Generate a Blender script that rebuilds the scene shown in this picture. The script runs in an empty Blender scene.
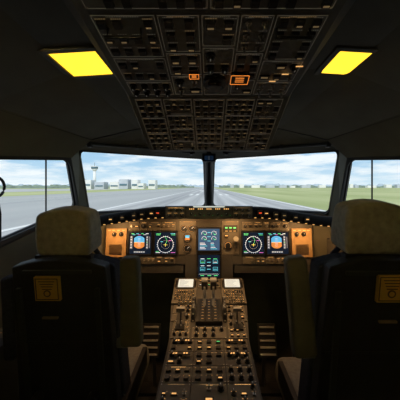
import bpy, bmesh, math, random
from mathutils import Vector, Matrix
H=1.45
C=bpy.context
scene=C.scene
scene.view_settings.view_transform='Standard'
scene.view_settings.look='None'
# ---------------------------------------------------------------- materials
MATS={}
def mat(name,col,rough=0.6,metal=0.0,emit=None,es=0.0,noise=0.0,nscale=30,bump=0.0,spec=0.4):
    if name in MATS: return MATS[name]
    m=bpy.data.materials.new(name); m.use_nodes=True
    nt=m.node_tree; b=nt.nodes['Principled BSDF']
    b.inputs['Base Color'].default_value=(*col,1)
    b.inputs['Roughness'].default_value=rough
    b.inputs['Metallic'].default_value=metal
    b.inputs['Specular IOR Level'].default_value=spec
    if emit:
        b.inputs['Emission Color'].default_value=(*emit,1)
        b.inputs['Emission Strength'].default_value=es
    if noise>0 or bump>0:
        tc=nt.nodes.new('ShaderNodeTexCoord')
        n=nt.nodes.new('ShaderNodeTexNoise'); n.inputs['Scale'].default_value=nscale; n.inputs['Detail'].default_value=4
        nt.links.new(tc.outputs['Object'],n.inputs['Vector'])
        if noise>0:
            r=nt.nodes.new('ShaderNodeValToRGB')
            r.color_ramp.elements[0].position=.3; r.color_ramp.elements[1].position=.7
            r.color_ramp.elements[0].color=(*[c*(1-noise) for c in col],1)
            r.color_ramp.elements[1].color=(*[min(1,c*(1+noise)) for c in col],1)
            nt.links.new(n.outputs['Fac'],r.inputs['Fac']); nt.links.new(r.outputs['Color'],b.inputs['Base Color'])
        if bump>0:
            bp=nt.nodes.new('ShaderNodeBump'); bp.inputs['Strength'].default_value=bump; bp.inputs['Distance'].default_value=.01
            nt.links.new(n.outputs['Fac'],bp.inputs['Height']); nt.links.new(bp.outputs['Normal'],b.inputs['Normal'])
    MATS[name]=m; return m
mat('shell',(.105,.097,.064),.75,noise=.12,nscale=8,bump=.05)
mat('frame',(.024,.024,.022),.5)
mat('seal',(.008,.008,.009),.45)
mat('floor',(.02,.02,.021),.9,noise=.3,nscale=60,bump=.3)
mat('panel',(.055,.050,.042),.55,noise=.1,nscale=20)
mat('module',(.11,.095,.072),.5,noise=.12,nscale=25)
mat('oh_body',(.11,.104,.078),.6,noise=.1,nscale=15)
mat('oh_mod',(.155,.147,.118),.5,noise=.12,nscale=25)
mat('side_dark',(.045,.042,.035),.6,noise=.1,nscale=15)
mat('brown',(.32,.20,.09),.6,noise=.15,nscale=30)
mat('black',(.010,.010,.011),.4)
mat('blackmatte',(.012,.012,.013),.85,noise=.2,nscale=40,bump=.1)
mat('knob',(.022,.021,.02),.35)
mat('grey',(.30,.29,.26),.45)
mat('screw',(.35,.33,.30),.3,metal=.9)
mat('amber',(.3,.15,.03),.5,emit=(1,.52,.17),es=.9)
mat('amberdim',(.2,.12,.04),.5,emit=(1,.60,.27),es=.22)
mat('orange',(.5,.1,.01),.5,emit=(1,.28,.04),es=1.0)
mat('white_l',(.5,.5,.5),.5,emit=(.85,.93,1),es=.85)
mat('whitedim',(.4,.4,.38),.5,emit=(.9,.9,.8),es=.08)
mat('ohlabel',(.42,.41,.36),.5,emit=(1,.9,.7),es=.035)
mat('ohlit',(.45,.36,.2),.5,emit=(1,.65,.3),es=.10)
mat('cyan_l',(.1,.4,.5),.5,emit=(.15,.75,.95),es=.8)
mat('green_l',(.1,.5,.2),.5,emit=(.1,.85,.25),es=.8)
mat('magenta_l',(.5,.1,.4),.5,emit=(.8,.2,.7),es=.7)
mat('yellow_l',(.5,.4,.1),.5,emit=(1,.75,.1),es=.9)
mat('red_l',(.5,.05,.02),.5,emit=(1,.1,.03),es=.9)
mat('skyblue',(.05,.3,.6),.5,emit=(.10,.42,.85),es=.8)
mat('earth',(.4,.15,.03),.5,emit=(.62,.24,.06),es=.8)
mat('tape',(.1,.1,.1),.5,emit=(.2,.22,.24),es=.7)
mat('screen',(.006,.008,.012),.15,emit=(.04,.10,.22),es=.10)
mat('screenblue',(.02,.04,.07),.15,emit=(.12,.26,.5),es=.34)
mat('mcduscreen',(.3,.32,.3),.2,emit=(.80,.84,.74),es=.75)
mat('lamp',(.9,.7,.1),.4,emit=(1,.62,.03),es=1.7)
mat('fill_lens',(.9,.8,.5),.4,emit=(1,.75,.35),es=1.5)  # glowing face of the added fill light on the rear bulkhead
mat('sheep',(.31,.275,.195),.95,noise=.18,nscale=45,bump=.5,spec=.1)
mat('seatfab',(.028,.030,.040),.95,noise=.2,nscale=80,bump=.3,spec=.1)
mat('seatshell',(.012,.012,.013),.6,noise=.2,nscale=12)
mat('seatgrey',(.20,.20,.185),.85,noise=.15,nscale=60,bump=.3)
mat('armrest',(.10,.092,.055),.7,noise=.12,nscale=30,bump=.1)
mat('placard',(.75,.45,.06),.5,noise=.05)
mat('placardline',(.16,.08,.01),.5)
mat('metal',(.30,.30,.30),.35,metal=.9)
mat('door',(.12,.115,.10),.6,noise=.08)
# ---------------------------------------------------------------- mesh builder
class B:
    def __init__(s): s.v=[];s.f=[];s.m=[];s.mats=[];s.sm=[]
    def mi(s,n):
        if n not in s.mats: s.mats.append(n)
        return s.mats.index(n)
    def face(s,idx,m,smooth=False): s.f.append(idx); s.m.append(s.mi(m)); s.sm.append(smooth)
    def addv(s,pts,M):
        o=len(s.v)
        for p in pts: s.v.append(tuple(M@Vector(p)) if M is not None else tuple(p))
        return o
    def box(s,c,d,m,M=None,top=1.0):
        x,y,z=c; a,b,h=d[0]/2,d[1]/2,d[2]/2; t=top
        o=s.addv([(x-a,y-b,z-h),(x+a,y-b,z-h),(x+a,y+b,z-h),(x-a,y+b,z-h),(x-a*t,y-b*t,z+h),(x+a*t,y-b*t,z+h),(x+a*t,y+b*t,z+h),(x-a*t,y+b*t,z+h)],M)
        for q in ((3,2,1,0),(4,5,6,7),(0,1,5,4),(1,2,6,5),(2,3,7,6),(3,0,4,7)): s.face([o+i for i in q],m)
    def cyl(s,c,r,h,m,M=None,n=12,r2=None,axis='z'):
        if r2 is None: r2=r
        x,y,z=c; P=[]
        for k,rr in ((-h/2,r),(h/2,r2)):
            for i in range(n):
                a=2*math.pi*i/n; p=(rr*math.cos(a),rr*math.sin(a),k)
                if axis=='x': p=(p[2],p[0],p[1])
                if axis=='y': p=(p[1],p[2],p[0])
                P.append((x+p[0],y+p[1],z+p[2]))
        o=s.addv(P,M)
        for i in range(n):
            j=(i+1)%n; s.face([o+i,o+j,o+n+j,o+n+i],m,True)
        s.face([o+i for i in range(n)][::-1],m); s.face([o+n+i for i in range(n)],m)
    def poly(s,pts,m,M=None):
        o=s.addv(pts,M); s.face(list(range(o,o+len(pts))),m)
    def tube(s,pts,r,m,n=8,M=None,closed=False):
        pts=[Vector(p) for p in pts]; rings=[]; N=len(pts)
        for i,p in enumerate(pts):
            if closed: t=pts[(i+1)%N]-pts[i-1]
            else: t=pts[min(i+1,N-1)]-pts[max(i-1,0)]
            t.normalize(); up=Vector((0,0,1)) if abs(t.z)<.9 else Vector((0,1,0))
            a=t.cross(up).normalized(); b=t.cross(a)
            rings.append(s.addv([p+a*r*math.cos(2*math.pi*k/n)+b*r*math.sin(2*math.pi*k/n) for k in range(n)],M))
        for i in range(N if closed else N-1):
            o,q=rings[i],rings[(i+1)%N]
            for k in range(n):
                l=(k+1)%n; s.face([o+k,o+l,q+l,q+k],m,True)
        if not closed:
            s.face([rings[0]+k for k in range(n)],m); s.face([rings[-1]+k for k in range(n)][::-1],m)
    def line(s,p,q,w,z,m,M):  # flat stroke in local uv plane
        p=Vector((p[0],p[1])); q=Vector((q[0],q[1])); t=(q-p)
        if t.length<1e-6: return
        t.normalize(); nn=Vector((-t.y,t.x))*w/2
        s.poly([(*(p-nn),z),(*(q-nn),z),(*(q+nn),z),(*(p+nn),z)],m,M)
    def obj(s,name,parent=None,bevel=0,loc=None,solid=0,fixn=False):
        me=bpy.data.meshes.new(name); me.from_pydata(s.v,[],s.f)
        for n in s.mats: me.materials.append(MATS[n])
        for i,p in enumerate(me.polygons): p.material_index=s.m[i]; p.use_smooth=s.sm[i]
        me.update()
        if fixn:
            bm=bmesh.new(); bm.from_mesh(me); bmesh.ops.recalc_face_normals(bm,faces=bm.faces); bm.to_mesh(me); bm.free()
        ob=bpy.data.objects.new(name,me); C.collection.objects.link(ob)
        if loc: ob.location=loc
        if parent: ob.parent=parent
        if solid:
            md=ob.modifiers.new('solid','SOLIDIFY'); md.thickness=solid; md.offset=0
        if bevel:
            md=ob.modifiers.new('bev','BEVEL'); md.width=bevel; md.segments=3; md.limit_method='ANGLE'
        return ob
def empty(name,loc=(0,0,0)):
    e=bpy.data.objects.new(name,None); C.collection.objects.link(e); e.location=loc; e.empty_display_size=.1; return e
def frame(o,v):
    """local frame: u = x axis, v = given direction, n = u x v"""
    u=Vector((1,0,0)); v=Vector(v).normalized(); n=u.cross(v)
    M=Matrix((( u.x,v.x,n.x,o[0]),(u.y,v.y,n.y,o[1]),(u.z,v.z,n.z,o[2]),(0,0,0,1))); return M
def rbox(name,dim,loc,m,parent,bev=.02,seg=4,taper=(1,1),rot=(0,0,0),crown=0,sub=0,bulge=0):
    bm=bmesh.new(); bmesh.ops.create_cube(bm,size=1)
    if sub: bmesh.ops.subdivide_edges(bm,edges=bm.edges[:],cuts=sub,use_grid_fill=True)
    for v in bm.verts:
        t=v.co.z+.5
        cx,cy,cz=v.co
        tx=1+(taper[0]-1)*t+bulge*math.sin(math.pi*t); ty=1+(taper[1]-1)*t+bulge*math.sin(math.pi*t)
        z=cz*dim[2]
        if crown: z+= -crown*(abs(cx)*2)**2*t
        v.co=Vector((cx*dim[0]*tx,cy*dim[1]*ty,z))
    me=bpy.data.meshes.new(name); bm.to_mesh(me); bm.free()
    me.materials.append(MATS[m]); 
    for p in me.polygons: p.use_smooth=True
    ob=bpy.data.objects.new(name,me); C.collection.objects.link(ob); ob.location=loc; ob.rotation_euler=rot
    if parent: ob.parent=parent
    md=ob.modifiers.new('bev','BEVEL'); md.width=bev; md.segments=seg; md.limit_method='ANGLE'; md.angle_limit=math.radians(40)
    return ob
# ---------------------------------------------------------------- shell
def W(x,y,h): return (x,y,H+h)
def shell_pts(sg):
    d={}
    d['A']=W(.028*sg,2.40,-.193); d['Bt']=W(.034*sg,1.9,.225)
    d['C']=W(.87*sg,1.80,-.194); d['D']=W(.79*sg,1.50,.228)
    d['E']=W(.79*sg,1.40,.165); d['F']=W(.875*sg,1.65,-.139)
    d['G']=W(1.0*sg,.9,.12); d['I']=W(1.0*sg,.9,-.31)
    return d
def quad_obj(name,faces,m='shell',solid=.03):
    b=B()
    for f in faces: b.poly(f,m)
    ob=b.obj(name)
    bm=bmesh.new(); bm.from_mesh(ob.data); bmesh.ops.remove_doubles(bm,verts=bm.verts,dist=1e-4)
    bmesh.ops.recalc_face_normals(bm,faces=bm.faces); bm.to_mesh(ob.data); bm.free()
    if solid:
        md=ob.modifiers.new('s','SOLIDIFY'); md.thickness=solid; md.offset=0
    return ob
L=shell_pts(-1); R=shell_pts(1)
faces=[]; seams=[]
for sg,d in ((-1,L),(1,R)):
    s0=[W(0,-1.0,.52),W(.5*sg,-1.0,.50),W(.85*sg,-1.0,.38),W(1.0*sg,-1.0,.12)]
    s1=[W(0,.9,.46),W(.5*sg,.9,.43),W(.8*sg,.9,.31),d['G']]
    s2=[W(0,1.4,.35),W(.4*sg,1.4,.34),W(.66*sg,1.4,.28),d['E']]
    t=.48; bt=Vector(d['Bt']); dd=Vector(d['D']); mid=tuple(bt.lerp(dd,t))
    s3=[W(0,1.9,.225),mid,d['D']]
    for a,b_ in ((s0,s1),(s1,s2)):
        for i in range(3): faces.append([a[i],a[i+1],b_[i+1],b_[i]])
    faces.append([s2[0],s2[1],mid,d['Bt']]); faces.append([s2[0],d['Bt'],s3[0]])
    faces.append([s2[1],s2[2],d['D'],mid]); faces.append([s2[2],s2[3],d['D']])
    lo=lambda p:(p[0],p[1],p[2]-.014)
    seams.append([lo(s2[0]),lo(s2[1]),lo(s2[2])]); seams.append([lo(s0[2]),lo(s1[2]),lo(s2[2])])
quad_obj('ceiling',faces)
for i,p in enumerate(seams):
    b=B(); b.tube(p,.005,'frame',6); b.obj('trim_%d'%(i+1))
for nm,sg,d in (('wall_left',-1,L),('wall_right',1,R)):
    fl=lambda x,y:(x*sg,y,0.0)
    faces=[[d['D'],d['E'],d['F'],d['C']],
      [d['C'],d['F'],fl(.97,1.62),fl(.97,1.82)],
      [d['F'],d['I'],fl(1.04,.9),fl(.97,1.62)],
      [d['G'],W(1.0*sg,-1.0,.12),W(1.0*sg,-1.0,-.31),d['I']],
      [d['I'],W(1.0*sg,-1.0,-.31),fl(1.04,-1.0),fl(1.04,.9)]]
    quad_obj(nm,faces)
quad_obj('wall_front',[[L['A'],R['A'],(0,2.45,0)],[L['A'],L['C'],(-.97,1.82,0),(0,2.45,0)],[R['A'],R['C'],(.97,1.82,0),(0,2.45,0)],
   [L['A'],R['A'],R['Bt'],L['Bt']]])
quad_obj('wall_back',[[(-1.04,-1.0,0),(1.04,-1.0,0),W(1.0,-1,.12),W(.85,-1,.38),W(.5,-1,.5),W(0,-1,.52),W(-.5,-1,.5),W(-.85,-1,.38),W(-1,-1,.12)]])
quad_obj('floor',[[(-1.04,-1.0,-.015),(1.04,-1.0,-.015),(1.04,.9,-.015),(.97,1.82,-.015),(0,2.45,-.015),(-.97,1.82,-.015),(-1.04,.9,-.015)]],'floor')
b=B(); b.box((0,-.965,.9),(.62,.03,1.74),'door'); b.box((0,-.94,1.2),(.3,.02,.4),'oh_mod'); b.cyl((.25,-.93,.95),.02,.05,'metal',axis='y')
b.box((-.34,-.96,.9),(.05,.05,1.80),'frame'); b.box((.34,-.96,.9),(.05,.05,1.80),'frame'); b.box((0,-.96,1.79),(.73,.05,.05),'frame')
b.obj('door_1',bevel=.004)
g=bpy.data.materials.new('glass'); g.use_nodes=True; nt=g.node_tree; nt.nodes.clear()
o=nt.nodes.new('ShaderNodeOutputMaterial'); mx=nt.nodes.new('ShaderNodeMixShader'); tr=nt.nodes.new('ShaderNodeBsdfTransparent'); gl=nt.nodes.new('ShaderNodeBsdfGlossy')
tr.inputs[0].default_value=(.97,.985,.98,1); gl.inputs['Roughness'].default_value=.02; mx.inputs[0].default_value=.02
nt.links.new(tr.outputs[0],mx.inputs[1]); nt.links.new(gl.outputs[0],mx.inputs[2]); nt.links.new(mx.outputs[0],o.inputs[0]); MATS['glass']=g
def window(name,p00,p10,p11,p01,rad_u=.035,rad_v=.10,inset=(.012,.03),outer=.03,extra=None):
    P=[Vector(p) for p in (p00,p10,p11,p01)]
    def at(u,v): return (P[0]*(1-u)+P[1]*u)*(1-v)+(P[3]*(1-u)+P[2]*u)*v
    inner=[];outr=[]
    iu,iv=inset; K=6
    for cx,cy,a0 in ((1,1,0),(0,1,90),(0,0,180),(1,0,270)):
        ccx=(1-iu-rad_u) if cx else iu+rad_u; ccy=(1-iv-rad_v) if cy else iv+rad_v
        for k in range(K+1):
            a=math.radians(a0+90*k/K); ca,sa=math.cos(a),math.sin(a)
            inner.append(at(ccx+rad_u*ca,ccy+rad_v*sa))
            ou=(1+outer*.5) if cx else -outer*.5; ov=(1+outer*1.5) if cy else -outer*1.5
            outr.append(at(ou,ov))
    b=B(); n=len(inner)
    oi=b.addv(inner,None); oo=b.addv(outr,None)
    for i in range(n):
        j=(i+1)%n; b.face([oi+i,oi+j,oo+j,oo+i],'frame')
    e=empty(name)
    fr=b.obj('frame',e,fixn=True); md=fr.modifiers.new('s','SOLIDIFY'); md.thickness=.035; md.offset=0
    b=B(); b.tube(inner,.007,'seal',6,closed=True); b.obj('seal',e)
    b=B(); b.poly([at(0,0),at(1,0),at(1,1),at(0,1)],'glass'); b.obj('glass_pane',e)
    if extra: extra(e)
    return e
window('window_1',L['C'],L['A'],L['Bt'],L['D'],inset=(.008,.012))
window('window_2',R['C'],R['A'],R['Bt'],R['D'],inset=(.008,.012))
def ex(sg):
    def f(e):
        b=B(); b.tube([W(.838*sg,1.285,.150),W(.913*sg,1.40,-.20)],.004,'black'); b.obj('mullion',e)
        b=B()
        b.tube([W((.925)*sg,1.08+.05*math.cos(a),.0+.045*math.sin(a)) for a in [2*math.pi*i/24 for i in range(24)]],.006,'black',closed=True)
        b.tube([W(.925*sg,1.09,-.045),W(.93*sg,1.11,-.12),W(.955*sg,1.14,-.24)],.007,'black')
        b.obj('latch_handle',e)
    return f
window('window_3',L['F'],L['I'],L['G'],L['E'],rad_u=.05,rad_v=.1,extra=ex(-1))
window('window_4',R['F'],R['I'],R['G'],R['E'],rad_u=.05,rad_v=.1,extra=ex(1))
b=B(); b.tube([W(0,2.37,-.19),W(0,1.88,.225)],.036,'frame',10); b.obj('window_post')
e=empty('standby_compass',W(0,1.72,.20))
b=B(); b.box((0,0,0),(.09,.06,.055),'black'); b.box((0,-.032,-.004),(.06,.006,.03),'screen'); b.box((0,.01,.045),(.03,.03,.05),'frame'); b.box((0,-.036,-.004),(.002,.002,.028),'whitedim'); b.obj('body',e,bevel=.004)
for sg in (-1,1):
    b=B()
    b.tube([W(.10*sg,1.72,.238),W(.45*sg,1.56,.248),W(.70*sg,1.42,.246)],.009,'frame',8)
    for p in ((.12,1.715,.245),(.45,1.56,.262),(.68,1.43,.252)): b.box(W(p[0]*sg,p[1],p[2]),(.02,.03,.05),'frame')
    b.obj('sun_visor_rail')
# ---------------------------------------------------------------- control filling
def knob(b,u,v,r,M,h=.018):
    b.cyl((u,v,.002),r*1.35,.004,'black',M,14); b.cyl((u,v,h/2),r,h,'knob',M,12,r2=r*.85); b.box((u,v+r*.45,h+.0006),(r*.22,r*.8,.001),'whitedim',M)
def label(b,u,v,w,M,rng,z=.0006,lit=('amberdim','amber'),p=.3):
    x=u-w/2
    mt=lit[1] if rng.random()<p else lit[0]
    while x<u+w/2:
        l=rng.uniform(.002,.005); b.poly([(x,v-.0013,z),(x+l,v-.0013,z),(x+l,v+.0013,z),(x,v+.0013,z)],mt,M); x+=l+.0015
def module(b,u0,v0,u1,v1,M,rng,mod='module',lit=('amberdim','amber'),p=.3,cell=.026,kinds=None):
    g=.0015; w=u1-u0; h=v1-v0
    if w<.01 or h<.01: return
    b.box(((u0+u1)/2,(v0+v1)/2,.0025),(w-2*g,h-2*g,.005),mod,M)
    if mod=='oh_mod':
        for q in ((u0+.004,(v0+v1)/2,.0012,h-.008),(u1-.004,(v0+v1)/2,.0012,h-.008),((u0+u1)/2,v0+.004,w-.008,.0012),((u0+u1)/2,v1-.004,w-.008,.0012)):
            b.box((q[0],q[1],.0053),(q[2],q[3],.0006),'ohlabel',M)
    for a,c in ((u0+.006,v0+.006),(u1-.006,v0+.006),(u0+.006,v1-.006),(u1-.006,v1-.006)): b.cyl((a,c,.0055),.0022,.002,'screw',M,6)
    MM=M@Matrix.Translation((0,0,.005))
    nu=max(1,int((w-.006)/cell)); nv=max(1,int((h-.006)/cell)); du=(w-.006)/nu; dv=(h-.006)/nv
    k=kinds or rng.choice(['btn','btn','knob','mix','toggle'])
    label(b,(u0+u1)/2,v1-.007,w*.5,MM,rng,lit=lit,p=p)
    for i in range(nu):
        for j in range(nv):
            u=u0+.003+du*(i+.5); v=v0+.003+dv*(j+.5)-.002; s=min(du,dv)
            t=k if k!='mix' else rng.choice(['btn','knob','toggle','disp','none'])
            if rng.random()<.08: continue
            if t=='btn':
                b.box((u,v,.004),(s*.55,s*.5,.008),'knob',MM,top=.9)
                if rng.random()<p: b.box((u,v-s*.1,.0083),(s*.36,s*.12,.0006),lit[1] if (mod=='oh_mod' or rng.random()<.93) else rng.choice(['green_l','white_l']),MM)
                label(b,u,v+s*.40,s*.6,MM,rng,lit=lit,p=p)
            elif t=='knob':
                knob(b,u,v,s*.24,MM); label(b,u,v+s*.42,s*.6,MM,rng,lit=lit,p=p)
            elif t=='toggle':
                b.cyl((u,v,.002),s*.2,.004,'screw',MM,8); b.cyl((u,v,.011),s*.07,.018,'grey',MM,8,r2=s*.1); label(b,u,v+s*.40,s*.5,MM,rng,lit=lit,p=p)
            elif t=='disp':
                b.box((u,v,.002),(s*.8,s*.4,.004),'black',MM); b.box((u,v,.0045),(s*.55,s*.18,.0006),lit[1],MM)
def fill(b,u0,v0,u1,v1,M,rng,maxs=.12,**kw):
    w=u1-u0;h=v1-v0
    if w<=maxs and h<=maxs: module(b,u0,v0,u1,v1,M,rng,**kw); return
    if w/maxs>h/maxs:
        s=u0+w*rng.uniform(.38,.62); fill(b,u0,v0,s,v1,M,rng,maxs,**kw); fill(b,s,v0,u1,v1,M,rng,maxs,**kw)
    else:
        s=v0+h*rng.uniform(.4,.6); fill(b,u0,v0,u1,s,M,rng,maxs,**kw); fill(b,u0,s,u1,v1,M,rng,maxs,**kw)
# ---------------------------------------------------------------- overhead panel
e=empty('overhead_panel',(0,0,0))
P1=Vector((0,1.2,H+.18));P2=Vector((0,.89,H+.327));P3=Vector((0,.20,H+.455))
b=B()
secs=[(1.23,.175,.275),(1.2,.175,.285),(.89,.322,.285),(.20,.45,.29)]
top=[(1.26,.40,.30),(1.2,.415,.33),(.89,.47,.35),(.20,.50,.36)]
for sg in (-1,1):
    for i in range(3):
        a,c=secs[i],secs[i+1]; ta,tc=top[i],top[i+1]
        b.poly([W(a[2]*sg,a[0],a[1]),W(c[2]*sg,c[0],c[1]),W(tc[2]*sg,tc[0],tc[1]),W(ta[2]*sg,ta[0],ta[1])],'oh_body')
for i in range(3):
    a,c=secs[i],secs[i+1]
    b.poly([W(-a[2],a[0],a[1]),W(a[2],a[0],a[1]),W(c[2],c[0],c[1]),W(-c[2],c[0],c[1])],'oh_body')
a,ta=secs[0],top[0]; b.poly([W(-a[2],a[0],a[1]),W(a[2],a[0],a[1]),W(ta[2],ta[0],ta[1]),W(-ta[2],ta[0],ta[1])],'oh_body')
a,ta=secs[-1],top[-1]; b.poly([W(-a[2],a[0],a[1]),W(a[2],a[0],a[1]),W(ta[2],ta[0],ta[1]),W(-ta[2],ta[0],ta[1])],'oh_body')
b.obj('housing',e,fixn=True)
rng=random.Random(5)
LIT=('ohlabel','ohlit')
M=frame(P1,P2-P1); Lf=(P2-P1).length
b=B(); k=dict(mod='oh_mod',lit=LIT,p=.35)
cols=[-.272,-.17,-.06,.06,.17,.272]
for i in range(5):
    v=.008
    for hh in ([.07,.085,.085,.085] if i%2 else [.055,.07,.10,.10]):
        v1=min(v+hh,Lf-.006); 
        module(b,cols[i]+.001,v,cols[i+1]-.001,v1,M,rng,cell=.024,kinds=rng.choice(['btn','btn','btn','mix']),**k); v=v1
b.obj('forward_switch_panel',e)
M=frame(P2,P3-P2); La=(P3-P2).length
b=B()
for (u0,v0,u1,v1,kk) in ((-.27,.01,-.12,.09,'knob'),(-.12,.01,-.02,.12,'mix'),(-.02,.01,.07,.13,'none'),(.07,.01,.15,.10,'mix'),(.15,.01,.27,.09,'toggle'),
    (-.27,.09,-.12,.20,'btn'),(-.12,.12,-.02,.22,'btn'),(-.02,.13,.07,.24,'knob'),(.07,.10,.15,.22,'btn'),(.15,.09,.27,.19,'mix'),
    (-.27,.20,-.12,.34,'btn'),(-.12,.22,-.02,.34,'btn'),(-.02,.24,.07,.34,'btn'),(.07,.22,.15,.34,'toggle'),(.15,.19,.27,.34,'btn'),
    (-.27,.35,0,.5,'btn'),(0,.35,.27,.5,'btn'),(-.27,.5,0,.68,'btn'),(0,.5,.27,.68,'btn')):
    module(b,u0,v0,u1,v1,M,rng,cell=.036,kinds=kk,**k)
b.cyl((.018,.095,.012),.036,.02,'black',M,20); b.cyl((.018,.095,.026),.022,.02,'knob',M,16)
for u,v,w,h in ((-.045,.135,.028,.022),(.094,.118,.054,.044)):
    b.box((u,v,.012),(w,h,.014),'black',M)
    for q in ((u-w/2,v,.0015,h),(u+w/2,v,.0015,h),(u,v-h/2,w,.0015),(u,v+h/2,w,.0015)): b.box((q[0],q[1],.020),(q[2],q[3],.001),'orange',M)
    for q in (-.22,.0,.22): b.box((u,v+q*h,.0195),(w*.5,h*.05,.0008),'orange',M)
for u in (.20,.23,.26): b.box((u,.10+(u-.2)*1.2,.012),(.02,.004,.001),'amber',M)
for u in (-.2,.2):
    b.tube([(u-.04,.30,.006),(u-.04,.30,.03),(u+.04,.30,.03),(u+.04,.30,.006)],.004,'knob',8,M)
b.obj('aft_switch_panel',e)
# ---------------------------------------------------------------- ceiling lights
def area(name,loc,rot,sx,sy,pw,col,parent=None):
    l=bpy.data.lights.new(name,'AREA'); l.shape='RECTANGLE'; l.size=sx; l.size_y=sy; l.energy=pw; l.color=col
    o=bpy.data.objects.new(name,l); C.collection.objects.link(o); o.location=loc; o.rotation_euler=rot
    if parent: o.parent=parent
    return o
for i,sg in enumerate((-1,1)):
    x=-.428 if sg<0 else .482
    e=empty('ceiling_light',(x,.85,H+.415))
    e.rotation_euler=(-.03,sg*.06,0)
    b=B()
    b.box((0,0,.022),(.20,.20,.03),'oh_body')
    for q in ((-.085,0,.02,.19),(.085,0,.02,.19),(0,-.085,.19,.02),(0,.085,.19,.02)): b.box((q[0],q[1],.004),(q[2],q[3],.012),'oh_body')
    b.obj('housing',e,bevel=.002)
    b=B(); b.box((0,0,.004),(.145,.15,.008),'lamp'); b.obj('lens',e,bevel=.003)
e=empty('rear_fill',(0,-.93,H+.43))  # unseen fill light behind the camera, added to lift the dark interior
b=B(); b.box((0,0,0),(.52,.05,.08),'frame'); b.box((0,.028,0),(.46,.008,.06),'fill_lens'); b.obj('fill_box',e,bevel=.004)
area('rear_fill_light',(0,.04,0),(math.radians(84),0,math.radians(180)),.44,.05,5.4,(1,.82,.52),e)
# ---------------------------------------------------------------- glareshield
e=empty('glareshield')
def gs(x):
    a=abs(x); t=max(0,min(1,(a-.30)/.52)); t=t*t*(3-2*t)
    return dict(y=1.62-.05*t, top=-.128-.062*t, bot=-.205-.05*t, back=2.33-.62*(a/.86)**1.6)
b=B(); N=40; rows=[]
for i in range(N+1):
    x=-.84+1.68*i/N; q=gs(x)
    prof=[(q['y']+.10,q['bot']-.002),(q['y']+.01,q['bot']),(q['y'],q['bot']+.01),(q['y']-.004,(q['bot']+q['top'])/2),(q['y']+.002,q['top']-.012),(q['y']+.012,q['top']-.003),(q['y']+.03,q['top']),
          (q['back']*.5+q['y']*.5,q['top']-.02),(q['back']-.03,min(-.196,q['top']-.03))]
    rows.append(b.addv([W(x,p[0],p[1]) for p in prof],None))
for i in range(N):
    for k_ in range(8): b.face([rows[i]+k_,rows[i+1]+k_,rows[i+1]+k_+1,rows[i]+k_+1],'blackmatte',True)
b.obj('cover',e,fixn=True)
rng=random.Random(11)
b=B()
M=frame((0,1.606,H-.163),(0,.08,1))
b.box((0,0,-.005),(.56,.082,.03),'panel',M)
for u0,u1 in ((-.275,-.15),(.15,.275)):
    module(b,u0,-.036,u1,.036,M@Matrix.Translation((0,0,.01)),rng,cell=.03,kinds='knob',p=.5)
b.box((0,.0,.012),(.29,.07,.006),'module',M)
for u in (-.11,-.055,0,.055,.11):
    b.box((u,.022,.017),(.045,.016,.004),'black',M); 
    for q in (-.012,0,.012): b.box((u+q,.022,.0195),(.007,.009,.001),'amber',M)
    knob(b,u,-.010,.009,M@Matrix.Translation((0,0,.014)),.022)
    b.box((u+.024,-.018,.018),(.010,.010,.006),'knob',M); b.box((u+.024,-.018,.0215),(.006,.002,.001),'green_l',M)
b.box((0,.036,.016),(.20,.008,.004),'mcduscreen',M)
b.obj('autopilot_control_unit',e,bevel=.001)
b=B()
for sg in (-1,1):
    for x,mt in ((.33,'red_l'),(.37,'amber'),(.43,'amberdim'),(.48,'amberdim'),(.55,'amberdim'),(.62,'amber')):
        q=gs(x); zc=(q['top']+q['bot'])/2
        b.box(W(x*sg,q['y']-.008,zc),(.03,.012,.03),'knob'); b.box(W(x*sg,q['y']-.0145,zc),(.018,.002,.006),mt)
    for x in [.30+.045*i for i in range(11)]:
        q=gs(x); b.box(W(x*sg,q['y']-.004,q['bot']+.006),(.012,.004,.004),'amber')
b.obj('warning_lights',e)
# ---------------------------------------------------------------- main instrument panel
e=empty('main_instrument_panel')
MP=frame((0,1.80,H-.40),(0,.12,.99))
b=B()
b.box((0,.01,-.02),(1.50,.33,.04),'panel',MP)
b.box((0,-.145,-.02),(.34,.26,.045),'panel',MP)
b.box((0,.17,-.10),(1.40,.02,.2),'black',MP)
for sg in (-1,1): b.box((sg*.46,-.185,-.03),(.56,.06,.05),'side_dark',MP)
b.obj('panel_board',e,bevel=.004)
def arc(b,cx,cy,r,a0,a1,w,z,m,M,n=20):
    for i in range(n):
        p=math.radians(a0+(a1-a0)*i/n); q=math.radians(a0+(a1-a0)*(i+1)/n)
        b.line((cx+r*math.cos(p),cy+r*math.sin(p)),(cx+r*math.cos(q),cy+r*math.sin(q)),w,z,m,M)
def bezel(b,u,v,s,M,scr='screen'):
    h=s/2+.012
    b.box((u,v,.004),(2*h,2*h,.008),'knob',M)
    b.box((u,v,.0085),(s,s,.001),scr,M)
    for q in ((-h+.004,0,.008,2*h),(h-.004,0,.008,2*h),(0,-h+.004,2*h,.008),(0,h-.004,2*h,.008)): b.box((u+q[0],v+q[1],.010),(q[2],q[3],.006),'black',M)
S=.152
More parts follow.
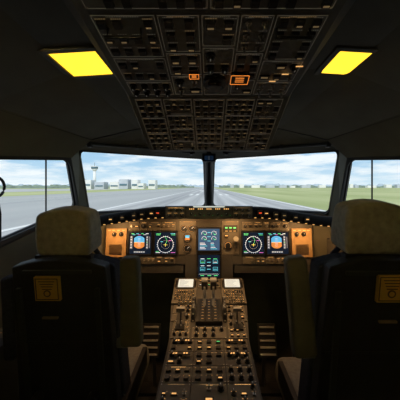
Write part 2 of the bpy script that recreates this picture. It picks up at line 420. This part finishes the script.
def pfd(b,u,v,M):
    bezel(b,u,v,S,M); z=.0095
    w=.082;h=.088; cx=u-.008; cy=v+.006
    pts=[]
    for i in range(29):
        a=math.pi*i/28; pts.append((cx+w/2*max(-.9,min(.9,math.cos(a)*1.15)),cy+h/2*math.sin(a),z))
    b.poly(pts,'skyblue',M)
    pts=[(cx+w/2*max(-.9,min(.9,math.cos(math.pi+math.pi*i/28)*1.15)),cy+h/2*math.sin(math.pi+math.pi*i/28),z) for i in range(29)]
    b.poly(pts,'earth',M)
    z=.0100
    b.line((cx-w*.45,cy),(cx+w*.45,cy),.002,z,'white_l',M)
    for k in (-3,-2,-1,1,2,3): b.line((cx-.010,cy+k*.009),(cx+.010,cy+k*.009),.0015,z,'white_l',M)
    b.line((cx-.03,cy-.001),(cx-.014,cy-.001),.004,z+.0003,'yellow_l',M); b.line((cx+.03,cy-.001),(cx+.014,cy-.001),.004,z+.0003,'yellow_l',M)
    b.poly([(u-.072,v-.04,z),(u-.056,v-.04,z),(u-.056,v+.05,z),(u-.072,v+.05,z)],'tape',M)
    b.poly([(u+.042,v-.04,z),(u+.056,v-.04,z),(u+.056,v+.05,z),(u+.042,v+.05,z)],'tape',M)
    b.line((u+.066,v-.035),(u+.066,v+.045),.006,z,'tape',M)
    for k in range(5):
        b.line((u-.07,v-.03+k*.018),(u-.060,v-.03+k*.018),.0035,z+.0004,'white_l',M); b.line((u+.044,v-.03+k*.018),(u+.053,v-.03+k*.018),.0035,z+.0004,'green_l' if k==2 else 'white_l',M)
    b.poly([(u-.045,v-.068,z),(u+.035,v-.068,z),(u+.035,v-.056,z),(u-.045,v-.056,z)],'tape',M)
    for k in range(5): b.line((u-.04+k*.016,v-.062),(u-.033+k*.016,v-.062),.004,z+.0004,'white_l',M)
    for k,mt in enumerate(('green_l','cyan_l','green_l','white_l')): b.line((u-.065+k*.034,v+.066),(u-.045+k*.034,v+.066),.004,z,mt,M)
    for k,mt in enumerate(('cyan_l','magenta_l','white_l')): b.line((u-.058+k*.04,v+.059),(u-.038+k*.04,v+.059),.003,z,mt,M)
def nd(b,u,v,M):
    bezel(b,u,v,S,M); z=.0098
    arc(b,u,v-.010,.056,0,360,.0022,z,'white_l',M,40); arc(b,u,v-.010,.030,0,360,.0013,z,'whitedim',M,24)
    for a in range(0,360,15):
        r=math.radians(a); b.line((u+.056*math.cos(r),v-.01+.056*math.sin(r)),(u+.062*math.cos(r),v-.01+.062*math.sin(r)),.002,z,'white_l',M)
    b.line((u,v-.010),(u+.012,v+.02),.002,z,'green_l',M); b.line((u+.012,v+.02),(u-.004,v+.046),.002,z,'green_l',M)
    b.line((u-.014,v-.012),(u+.014,v-.012),.003,z,'yellow_l',M); b.line((u,v-.024),(u,v-.002),.003,z,'yellow_l',M)
    for x,y,l,mt in ((-.068,.066,.034,'green_l'),(-.068,.058,.03,'green_l'),(.036,.066,.032,'cyan_l'),(.042,.058,.026,'green_l'),(-.068,-.066,.03,'white_l'),(.04,-.066,.03,'magenta_l'),(-.068,-.058,.02,'green_l'),(.022,.018,.02,'magenta_l'),(-.035,.01,.018,'cyan_l')):
        b.line((u+x,v+y),(u+x+l,v+y),.0035,z,mt,M)
VS=-.003
b=B(); pfd(b,-.492,VS,MP); pfd(b,.492,VS,MP); b.obj('primary_flight_displays',e)
b=B(); nd(b,-.312,VS,MP); nd(b,.318,VS,MP); b.obj('navigation_displays',e)
b=B()
rng=random.Random(3)
u,v=0,.022; bezel(b,u,v,S,MP,'screenblue'); z=.0098
for cx in (-.035,.035):
    for cy,r in ((.042,.018),(.006,.016)):
        arc(b,u+cx,v+cy,r,-20,200,.0022,z,'white_l',MP); b.line((u+cx,v+cy),(u+cx-r*.6,v+cy+r*.5),.002,z,'green_l',MP)
        b.line((u+cx,v+cy-.006),(u+cx+.014,v+cy-.006),.005,z,'green_l',MP)
for i in range(5):
    b.line((u-.065,v-.025-i*.010),(u-.065+rng.uniform(.03,.055),v-.025-i*.010),.0035,z,rng.choice(['green_l','cyan_l','white_l']),MP)
    b.line((u+.012,v-.025-i*.010),(u+.012+rng.uniform(.02,.05),v-.025-i*.010),.0035,z,rng.choice(['cyan_l','white_l','white_l']),MP)
for i in range(3): b.line((u-.012,v+.05-i*.03),(u+.012,v+.05-i*.03),.004,z,'cyan_l',MP)
u,v=0,-.162; bezel(b,u,v,S,MP,'screen')
for i in range(4):
    for cx in (-.045,.0,.045):
        if rng.random()<.85: b.line((u+cx-.014,v+.05-i*.024),(u+cx+.012,v+.05-i*.024),.004,z,rng.choice(['green_l','cyan_l','cyan_l','white_l']),MP)
for cx in (-.045,.045):
    for cy in (.03,-.02):
        for q in ((-1,-1,1,-1),(1,-1,1,1),(1,1,-1,1),(-1,1,-1,-1)): b.line((u+cx+q[0]*.016,v+cy+q[1]*.012),(u+cx+q[2]*.016,v+cy+q[3]*.012),.002,z,'cyan_l',MP)
b.line((u-.07,v-.055),(u+.07,v-.055),.0015,z,'white_l',MP)
for x in (-.06,-.01,.035): b.line((u+x,v-.065),(u+x+.025,v-.065),.005,z,'green_l',MP)
b.obj('engine_displays',e)
b=B()
for sg in (-1,1):
    module(b,min(sg*.092,sg*.215),-.085,max(sg*.092,sg*.215),.155,MP,rng,cell=.2,kinds='none')
for u,v,r in ((-.125,.10,.026),(-.183,.10,.026),(-.155,.035,.032),(-.155,-.04,.030)):
    b.cyl((u,v,.008),r,.01,'black',MP,20); arc(b,u,v,r*.8,0,300,.002,.0135,'amberdim',MP); b.line((u,v),(u+r*.5,v+r*.4),.002,.0136,'white_l',MP)
b.poly([(-.170,.035,.0137),(-.140,.035,.0137),(-.140,.052,.0137),(-.170,.052,.0137)],'skyblue',MP); b.poly([(-.170,.020,.0137),(-.140,.020,.0137),(-.140,.035,.0137),(-.170,.035,.0137)],'earth',MP)
b.box((.155,.10,.008),(.10,.05,.006),'knob',MP)
for x in (-.03,0,.03): b.box((.155+x,.105,.012),(.018,.010,.002),'green_l',MP)
for x in (-.03,0,.03): b.box((.155+x,.082,.012),(.018,.008,.002),'amberdim',MP)
b.box((.19,.0,.02),(.012,.07,.03),'knob',MP); b.cyl((.19,.03,.045),.018,.014,'grey',MP,16)
b.cyl((.135,-.02,.01),.028,.012,'black',MP,20); arc(b,.135,-.02,.022,-40,220,.002,.0165,'amber',MP); b.box((.125,.05,.01),(.03,.02,.01),'knob',MP); b.box((.125,.05,.016),(.02,.008,.002),'amber',MP)
b.obj('standby_instruments',e)
b=B()
for sg in (-1,1):
    b.box((sg*.665,.0,.006),(.145,.20,.012),'brown',MP)
    for i in range(9): b.box((sg*.665,-.015-i*.008,.0135),(.09,.003,.003),'black',MP)
    knob(b,sg*.63,.06,.012,MP@Matrix.Translation((0,0,.012))); knob(b,sg*.68,.06,.012,MP@Matrix.Translation((0,0,.012)))
    for x in (.615,.65,.685,.715): b.box((sg*x,.087,.0135),(.018,.004,.002),'amber',MP)
    fill(b,sg*.41-.17,.085,sg*.41+.17,.15,MP,rng,maxs=.12,cell=.03,p=.5)
    fill(b,sg*.41-.17,-.15,sg*.41+.17,-.095,MP,rng,maxs=.12,cell=.028,p=.4)
b.obj('control_strips',e)
warm=(1,.52,.19)
GE=bpy.data.objects['glareshield']
for x,pw in ((-.66,1.15),(.66,1.15),(-.18,1.0),(.18,1.0)):
    area('flood_lamp',(x,1.66,H-.262 if abs(x)>.5 else H-.215),(math.radians(25),0,0),.10,.02,pw,warm,GE)
# ---------------------------------------------------------------- rudder pedals
for sg in (-1,1):
    e=empty('rudder_pedals',(sg*.50,1.68,0))
    b=B()
    for x in (-.11,.11):
        M=frame((x,0,.42),(0,.35,.94)); b.box((0,0,0),(.12,.20,.02),'knob',M)
        for k_ in range(5): b.box((0,-.08+k_*.04,.013),(.10,.012,.006),'grey',M)
        b.tube([(x,.03,.36),(x,.10,.2),(x,.12,.01)],.014,'metal')
    b.box((0,.10,.012),(.4,.1,.024),'frame'); b.obj('pedal_set',e,bevel=.002)
# ---------------------------------------------------------------- centre pedestal
e=empty('center_pedestal')
prof=[(1.75,-.645,.238),(1.52,-.72,.230),(1.25,-.765,.200),(.62,-.785,.192)]
b=B()
for i in range(3):
    a,c=prof[i],prof[i+1]
    b.poly([W(-a[2],a[0],a[1]),W(a[2],a[0],a[1]),W(c[2],c[0],c[1]),W(-c[2],c[0],c[1])],'panel')
    for sg in (-1,1):
        b.poly([W(a[2]*sg,a[0],a[1]),W(c[2]*sg,c[0],c[1]),(sg*c[2]*.92,c[0],0),(sg*a[2]*.92,a[0],0)],'side_dark')
for a in (prof[0],prof[-1]): b.poly([W(-a[2],a[0],a[1]),W(a[2],a[0],a[1]),(a[2]*.92,a[0],0),(-a[2]*.92,a[0],0)],'side_dark')
b.obj('body',e,fixn=True)
def seg(i): 
    a,c=prof[i+1],prof[i]; o=Vector(W(0,a[0],a[1])); q=Vector(W(0,c[0],c[1])); return frame(o,q-o),(q-o).length
rng=random.Random(21)
M,Ls=seg(0)
b=B()
for sg in (-1,1):
    u=sg*.156; b.box((u,Ls/2,.006),(.148,.232,.012),'module',M)
    b.box((u,Ls-.062,.014),(.118,.095,.006),'knob',M); b.box((u,Ls-.062,.0175),(.100,.078,.001),'mcduscreen',M)
    for i in range(6): b.line((u-.04,Ls-.035-i*.011),(u-.04+rng.uniform(.02,.075),Ls-.035-i*.011),.002,.0184,'tape',M)
    for i in range(6):
        for s2 in (-1,1): b.box((u+s2*.065,Ls-.034-i*.012,.014),(.010,.007,.005),'knob',M)
    for i in range(9):
        for j in range(8):
            if i<2 and j<2: continue
            b.box((u-.056+i*.014,.014+j*.0135,.0145),(.010,.009,.006),'knob',M,top=.8); 
            if rng.random()<.7: b.box((u-.056+i*.014,.014+j*.0135,.0178),(.004,.004,.0005),'amberdim' if rng.random()<.5 else 'amber',M)
b.obj('flight_computer_keypads',e)
b=B()
module(b,-.075,.15,.075,Ls-.002,M,rng,cell=.028,kinds='btn',p=.6)
M1,L1=seg(1)
b.box((0,.05,.012),(.145,.20,.03),'knob',M1@Matrix.Translation((0,.15,0)))
for x in (-.052,-.02,.02,.052): b.box((x,.19,.029),(.006,.17,.004),'black',M1); 
for x in (-.036,0,.036):
    for k_ in range(7): b.box((x,.12+k_*.025,.0285),(.012,.003,.002),'amberdim',M1)
b.obj('thrust_quadrant',e,bevel=.001)
b=B()
for sg in (-1,1):
    x=sg*.026
    b.tube([W(x,1.47,-.72),W(x,1.49,-.655),W(x,1.50,-.60)],.009,'grey',8)
    b.box(W(x,1.50,-.585),(.036,.045,.045),'knob'); b.cyl(W(x,1.495,-.560),.018,.038,'grey',None,14,axis='x')
    b.box(W(x,1.478,-.61),(.012,.012,.04),'grey')
    b.cyl(W(sg*.088,1.46,-.735),.085,.018,'black',None,40,axis='x')
    b.cyl(W(sg*.088,1.46,-.735),.055,.022,'knob',None,30,axis='x')
    for k_ in range(16):
        a=2*math.pi*k_/16; b.box(W(sg*.088,1.46+.0855*math.cos(a),-.735+.0855*math.sin(a)),(.010,.006,.006),'grey')
b.obj('thrust_levers_and_trim_wheels',e,bevel=.001)
b=B()
for sg in (-1,1):
    fill(b,min(sg*.10,sg*.196),.004,max(sg*.10,sg*.196),.13,M1,rng,maxs=.10,cell=.030,p=.65)
    fill(b,min(sg*.10,sg*.212),.13,max(sg*.10,sg*.212),L1-.003,M1,rng,maxs=.11,cell=.030,p=.65)
module(b,-.09,.004,.09,.085,M1,rng,cell=.035,kinds='knob',p=.7)
for sg,mt in ((-1,'grey'),(1,'grey')):
    b.box((sg*.155,.12,.012),(.05,.13,.012),'knob',M1); b.box((sg*.155,.12,.019),(.006,.11,.002),'black',M1)
    b.cyl((sg*.155,.13,.045),.005,.06,'metal',M1,8); b.box((sg*.155,.13,.078),(.045,.018,.018),mt,M1)
M2,L2=seg(2)
for v0,v1 in ((.0,.09),(.09,.18),(.18,.27),(.27,.37),(.37,.47),(.47,.62)):
    v0,v1=L2-v1,L2-v0
    fill(b,-.190,v0,-.07,v1,M2,rng,maxs=.16,cell=.030,p=.45); fill(b,-.07,v0,.07,v1,M2,rng,maxs=.17,cell=.034,p=.4); fill(b,.07,v0,.190,v1,M2,rng,maxs=.16,cell=.030,p=.45)
for u in (-.13,.13):
    for v in (L2-.03,L2-.12): 
        b.box((u,v,.016),(.09,.016,.005),'black',M2)
        for q in (-.03,-.018,.018,.03): b.box((u+q,v,.019),(.008,.009,.001),'amber',M2)
b.obj('radio_panels',e)
l=bpy.data.lights.new('pedestal_flood','SPOT'); l.energy=22; l.color=(1,.58,.25); l.spot_size=math.radians(44); l.spot_blend=.8; l.shadow_soft_size=.012
o=bpy.data.objects.new('pedestal_flood',l); C.collection.objects.link(o); o.location=W(0,1.27,.20); o.parent=bpy.data.objects['overhead_panel']
dv=Vector(W(0,1.46,-.72))-Vector(o.location); o.rotation_euler=dv.to_track_quat('-Z','Y').to_euler()
# ---------------------------------------------------------------- side consoles
for nm,sg in (('side_console',-1),('side_console',1)):
    e=empty(nm)
    b=B()
    def sp(x,y,h): return W(x*sg,y,h)
    tp=[(1.76,-.36),(1.55,-.40),(1.48,-.62),(.35,-.66)]
    for i in range(3):
        a,c=tp[i],tp[i+1]; b.poly([sp(.83,a[0],a[1]),sp(.94,a[0],a[1]),sp(.94,c[0],c[1]),sp(.83,c[0],c[1])],'side_dark')
    b.poly([sp(.83,p[0],p[1]) for p in tp]+[(.83*sg,.35,0.0),(.83*sg,1.76,0.0)],'side_dark')
    b.poly([sp(.83,.35,-.66),sp(.94,.35,-.66),(.94*sg,.35,0),(.83*sg,.35,0)],'side_dark')
    b.obj('body',e,fixn=True)
    b=B(); M=frame(W(.885*sg,1.55,-.398),(0,.21,.04)); fill(b,-.05,.01,.05,.19,M,rng,maxs=.12,cell=.03,p=.3)
    M=frame(W(.885*sg,1.05,-.640),(0,.43,.018)); fill(b,-.05,.0,.05,.16,M,rng,maxs=.16,cell=.035,p=.2)
    b.obj('console_controls',e)
    b=B()
    b.cyl(W(.885*sg,1.32,-.615),.045,.03,'black',n=20,r2=.035)
    b.tube([W(.885*sg,1.32,-.61),W(.885*sg,1.325,-.56),W(.885*sg,1.335,-.52),W(.88*sg,1.345,-.47),W(.875*sg,1.345,-.445)],.021,'knob',12)
    b.cyl(W(.875*sg,1.34,-.44),.012,.02,'grey'); b.box(W(.885*sg,1.302,-.47),(.014,.012,.02),'red_l')
    b.obj('sidestick',e,bevel=.002)
    b=B(); b.cyl(W(.88*sg,1.43,-.60),.03,.05,'black',n=16); b.tube([W(.88*sg+.045*math.cos(a),1.42+.045*math.sin(a),-.565) for a in [math.pi*i/8 for i in range(9)]],.009,'knob'); b.obj('steering_tiller',e)
# ---------------------------------------------------------------- seats
def seat(x,y,dz,flip,arm_tilt):
    e=empty('pilot_seat',(x,y,0)); s=flip
    b=B()
    for q in (-.18,.18): b.box((q,.20,.012),(.04,.62,.024),'metal')
    b.box((0,.22,.10),(.34,.30,.16),'frame',top=.75); b.box((0,.22,.25),(.22,.20,.16),'seatshell'); b.box((0,.24,.36),(.40,.40,.05),'frame')
    b.obj('base',e,bevel=.006)
    rbox('seat_cushion',(.46,.48,.13),(0,.27,.46),'seatgrey',e,bev=.04,taper=(.95,.97))
    tilt=math.radians(7)
    zb=.44+dz
    R0=(tilt,0,0)
    rbox('back_shell',(.415,.06,.74),(0,.02,zb+.37),'seatshell',e,bev=.028,taper=(.86,.9),rot=R0,sub=5,crown=.03)
    rbox('back_cushion',(.44,.09,.72),(0,.085,zb+.37),'seatfab',e,bev=.035,taper=(.88,.9),rot=R0,sub=5,crown=.03)
    b=B(); M=Matrix.Translation((0,.02,zb+.37))@Matrix.Rotation(tilt,4,'X')
    for q in (-.15,.15): b.box((q,-.036,-.02),(.018,.014,.56),'frame',M)
    b.box((0,-.036,-.27),(.32,.016,.05),'frame',M); b.box((0,-.034,.325),(.26,.012,.012),'frame',M)
    b.box((0,-.034,.035),(.36,.006,.006),'black',M)
    b.cyl((.11,-.045,-.20),.02,.03,'knob',M,14,axis='y'); b.cyl((-.11,-.045,-.20),.02,.03,'knob',M,14,axis='y')
    b.tube([(-.05,-.036,-.33),(-.05,-.07,-.33),(.05,-.07,-.33),(.05,-.036,-.33)],.006,'metal',8,M)
    b.obj('shell_ribs',e,bevel=.002)
    b=B(); px=-.035 if s>0 else .020
    ph=.262 if s>0 else .275
    b.box((px,-.040,ph),(.094,.012,.094),'placard',M)
    for q in ((-.041,0,.003,.082),(.041,0,.003,.082),(0,-.041,.084,.003),(0,.041,.084,.003)): b.box((px+q[0],-.0465,ph+q[1]),(q[2],.0015,q[3]),'placardline',M)
    for k_ in range(4): b.box((px,-.0465,ph+.030-k_*.010),(.06-.008*k_,.0015,.003),'placardline',M)
    b.cyl((px,-.0465,ph-.017),.014,.0015,'placardline',M,14,axis='y'); b.cyl((px,-.0469,ph-.017),.009,.002,'placard',M,14,axis='y')
    b.box((px,-.040,ph-.12),(.06,.008,.007),'brown',M)
    b.obj('placard',e)
    hz=1.275+dz
    rbox('headrest',(.212,.125,.185),(0,.035,hz),'sheep',e,bev=.05,seg=6,taper=(.98,.85),rot=R0,sub=5,crown=.020,bulge=.05)
    b=B()
    for q in (-.05,.05): b.tube([(q,.03,hz-.15),(q,.03,hz-.05)],.008,'metal')
    b.box((0,.0,hz-.105),(.22,.03,.02),'seatshell')
    b.obj('headrest_posts',e)
    rbox('armrest_inboard',(.085,.06,.36),(s*.265,-.0,.995+dz),'armrest',e,bev=.016,taper=(.85,.9),rot=(math.radians(4),s*arm_tilt,0))
    rbox('armrest_outboard',(.05,.06,.34),(-s*.215,.0,.93+dz),'seatfab',e,bev=.018,taper=(.85,.9),rot=(math.radians(4),0,0))
    b=B()
    for q in (-1,1): b.cyl((q*.205,.06,.80+dz),.028,.06,'metal',None,16,axis='x')
    for q in (-1,1): b.box((q*.215,.22,.50),(.025,.38,.10),'seatshell')
    for q in (-.07,.07): b.tube([(q,-.0,zb+.735),(q*1.1,.06,zb+.765),(q*1.2,.13,zb+.70),(q*1.3,.17,zb+.4),(q*1.2,.26,zb+.09)],.012,'seatfab',6)
    b.obj('hinges_and_harness',e,bevel=.003)
    return e
seat(-.576,1.0,0.0,1,0.0)
seat(.585,.885,.035,-1,math.radians(7))
# ---------------------------------------------------------------- exterior
GZ=-3.2
def ground(name,x0,x1,y0,y1,z,col,col2,scale,stretch=1.0,rough=.9):
    m=bpy.data.materials.new(name+'_mat'); m.use_nodes=True; nt=m.node_tree; bs=nt.nodes['Principled BSDF']; bs.inputs['Roughness'].default_value=rough; bs.inputs['Specular IOR Level'].default_value=.1
    tc=nt.nodes.new('ShaderNodeTexCoord'); mp=nt.nodes.new('ShaderNodeMapping'); mp.inputs['Scale'].default_value=(scale,scale*stretch,scale)
    n=nt.nodes.new('ShaderNodeTexNoise'); n.inputs['Scale'].default_value=1; n.inputs['Detail'].default_value=6
    r=nt.nodes.new('ShaderNodeValToRGB'); r.color_ramp.elements[0].position=.35; r.color_ramp.elements[1].position=.68
    r.color_ramp.elements[0].color=(*col,1); r.color_ramp.elements[1].color=(*col2,1)
    nt.links.new(tc.outputs['Object'],mp.inputs[0]); nt.links.new(mp.outputs[0],n.inputs['Vector']); nt.links.new(n.outputs['Fac'],r.inputs[0]); nt.links.new(r.outputs[0],bs.inputs['Base Color'])
    me=bpy.data.meshes.new(name); me.from_pydata([(x0,y0,z),(x1,y0,z),(x1,y1,z),(x0,y1,z)],[],[(0,1,2,3)]); me.materials.append(m)
    ob=bpy.data.objects.new(name,me); C.collection.objects.link(ob); return ob
ground('grass_field',-6000,6000,-500,9000,GZ,(.28,.33,.13),(.48,.49,.26),.03,.15)
ground('taxiway',-100,-22,-400,8000,GZ+.03,(.34,.35,.345),(.41,.415,.40),.06,.05)
ground('runway',-22.5,23,-400,8000,GZ+.05,(.28,.285,.285),(.50,.50,.49),.35,.010)
ground('apron',-1500,-180,200,560,GZ+.06,(.40,.40,.39),(.48,.48,.47),.02,1)
mat('paint',(.70,.70,.67),.7); mat('bldg',(.50,.54,.60),.7,noise=.1,nscale=.05); mat('bldg2',(.80,.80,.78),.6); mat('glassy',(.12,.2,.25),.2); mat('trees',(.17,.22,.17),.9,noise=.3,nscale=.05)
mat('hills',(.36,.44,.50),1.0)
b=B()
for x in (-21.5,21.8): b.box((x,1880,GZ+.08),(.9,3900,.02),'paint')
for k_ in range(60): b.box((0,20+k_*50,GZ+.08),(.7,30,.02),'paint')
for sg in (-1,1):
    for x in (7,10.5): b.box((sg*x,150,GZ+.08),(1.6,24,.02),'paint')
    b.box((sg*8.5,300,GZ+.08),(5,50,.02),'paint')
b.box((-60,1880,GZ+.06),(.4,3900,.02),'paint')
b.obj('runway_markings')
b=B()
b.cyl((0,0,24),4.2,48,'bldg2',n=16,r2=3.4); b.cyl((0,0,50),4,6,'bldg2',n=16,r2=8); b.cyl((0,0,55),8,5,'glassy',n=16,r2=8.8); b.cyl((0,0,58.5),9,2,'bldg2',n=16); b.cyl((0,0,64),.4,10,'frame')
b.box((0,-12,5),(30,16,10),'bldg2')
b.obj('control_tower',loc=(-302,660,GZ))
b=B(); rng=random.Random(8)
x=-312
while x<-140:
    w=rng.uniform(12,34); h=rng.uniform(10,24); y0=rng.uniform(-15,15); b.box((x+w/2,y0,h/2),(w,26,h),rng.choice(['bldg','bldg2','bldg2']))
    b.box((x+w/2,y0-13.5,h*.45),(w*.8,1,h*.18),'glassy'); 
    x+=w+rng.uniform(2,12)
b.obj('airport_terminal',loc=(0,600,GZ))
def treeline(name,x0,x1,y,hmax,seed,m='trees'):
    rng=random.Random(seed); b=B(); x=x0; top=[]
    while x<x1:
        top.append((x,y,GZ+hmax*rng.uniform(.45,1))); x+=rng.uniform(.3,1.2)*hmax
    n=len(top); oF=b.addv(top,None); oB=b.addv([(p[0],y-hmax,GZ) for p in top],None)
    for i in range(n-1): b.face([oB+i,oB+i+1,oF+i+1,oF+i],m)
    return b.obj(name)
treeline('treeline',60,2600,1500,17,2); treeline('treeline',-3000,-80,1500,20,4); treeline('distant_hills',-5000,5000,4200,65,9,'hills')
treeline('treeline',-3400,-480,860,10,6)
b=B(); rng=random.Random(14); x=120
while x<1300:
    w=rng.uniform(15,50); h=rng.uniform(10,24); b.box((x+w/2,rng.uniform(-20,20),h/2),(w,20,h),rng.choice(['bldg','bldg2'])); x+=w+rng.uniform(15,80)
b.obj('distant_buildings',loc=(0,1400,GZ))
# world sky
w=bpy.data.worlds.new('sky'); scene.world=w; w.use_nodes=True; nt=w.node_tree; bg=nt.nodes['Background']
tc=nt.nodes.new('ShaderNodeTexCoord'); sp_=nt.nodes.new('ShaderNodeSeparateXYZ'); nt.links.new(tc.outputs['Generated'],sp_.inputs[0])
r=nt.nodes.new('ShaderNodeValToRGB'); el=r.color_ramp.elements
el[0].position=0; el[0].color=(.62,.77,.86,1); el[1].position=1; el[1].color=(.16,.33,.62,1)
x_=el.new(.09); x_.color=(.38,.60,.80,1); x_=el.new(.35); x_.color=(.30,.50,.78,1)
nt.links.new(sp_.outputs['Z'],r.inputs[0])
mp=nt.nodes.new('ShaderNodeMapping'); mp.inputs['Scale'].default_value=(2.8,2.8,16); nt.links.new(tc.outputs['Generated'],mp.inputs[0])
n=nt.nodes.new('ShaderNodeTexNoise'); n.inputs['Scale'].default_value=1.8; n.inputs['Detail'].default_value=7; n.inputs['Roughness'].default_value=.58; nt.links.new(mp.outputs[0],n.inputs['Vector'])
cr=nt.nodes.new('ShaderNodeValToRGB'); cr.color_ramp.elements[0].position=.41; cr.color_ramp.elements[1].position=.58; nt.links.new(n.outputs['Fac'],cr.inputs[0])
mx=nt.nodes.new('ShaderNodeMixRGB'); nt.links.new(cr.outputs[0],mx.inputs[0]); nt.links.new(r.outputs[0],mx.inputs[1]); mx.inputs[2].default_value=(.82,.88,.92,1)
nt.links.new(mx.outputs[0],bg.inputs[0]); bg.inputs[1].default_value=1.14
s=bpy.data.lights.new('sun','SUN'); s.energy=2.5; s.angle=.05; s.color=(1,.96,.9); so=bpy.data.objects.new('sun',s); C.collection.objects.link(so)
so.rotation_euler=Vector((.15,.75,-.8)).to_track_quat('-Z','Y').to_euler()
# ---------------------------------------------------------------- camera
cam=bpy.data.cameras.new('camera'); co=bpy.data.objects.new('camera',cam); C.collection.objects.link(co)
co.location=(0,0,H); co.rotation_euler=(math.radians(90),0,0)
cam.lens=22.5; cam.sensor_width=36; cam.shift_x=-9/400; cam.shift_y=-13/400; cam.clip_start=.02; cam.clip_end=20000
scene.camera=co
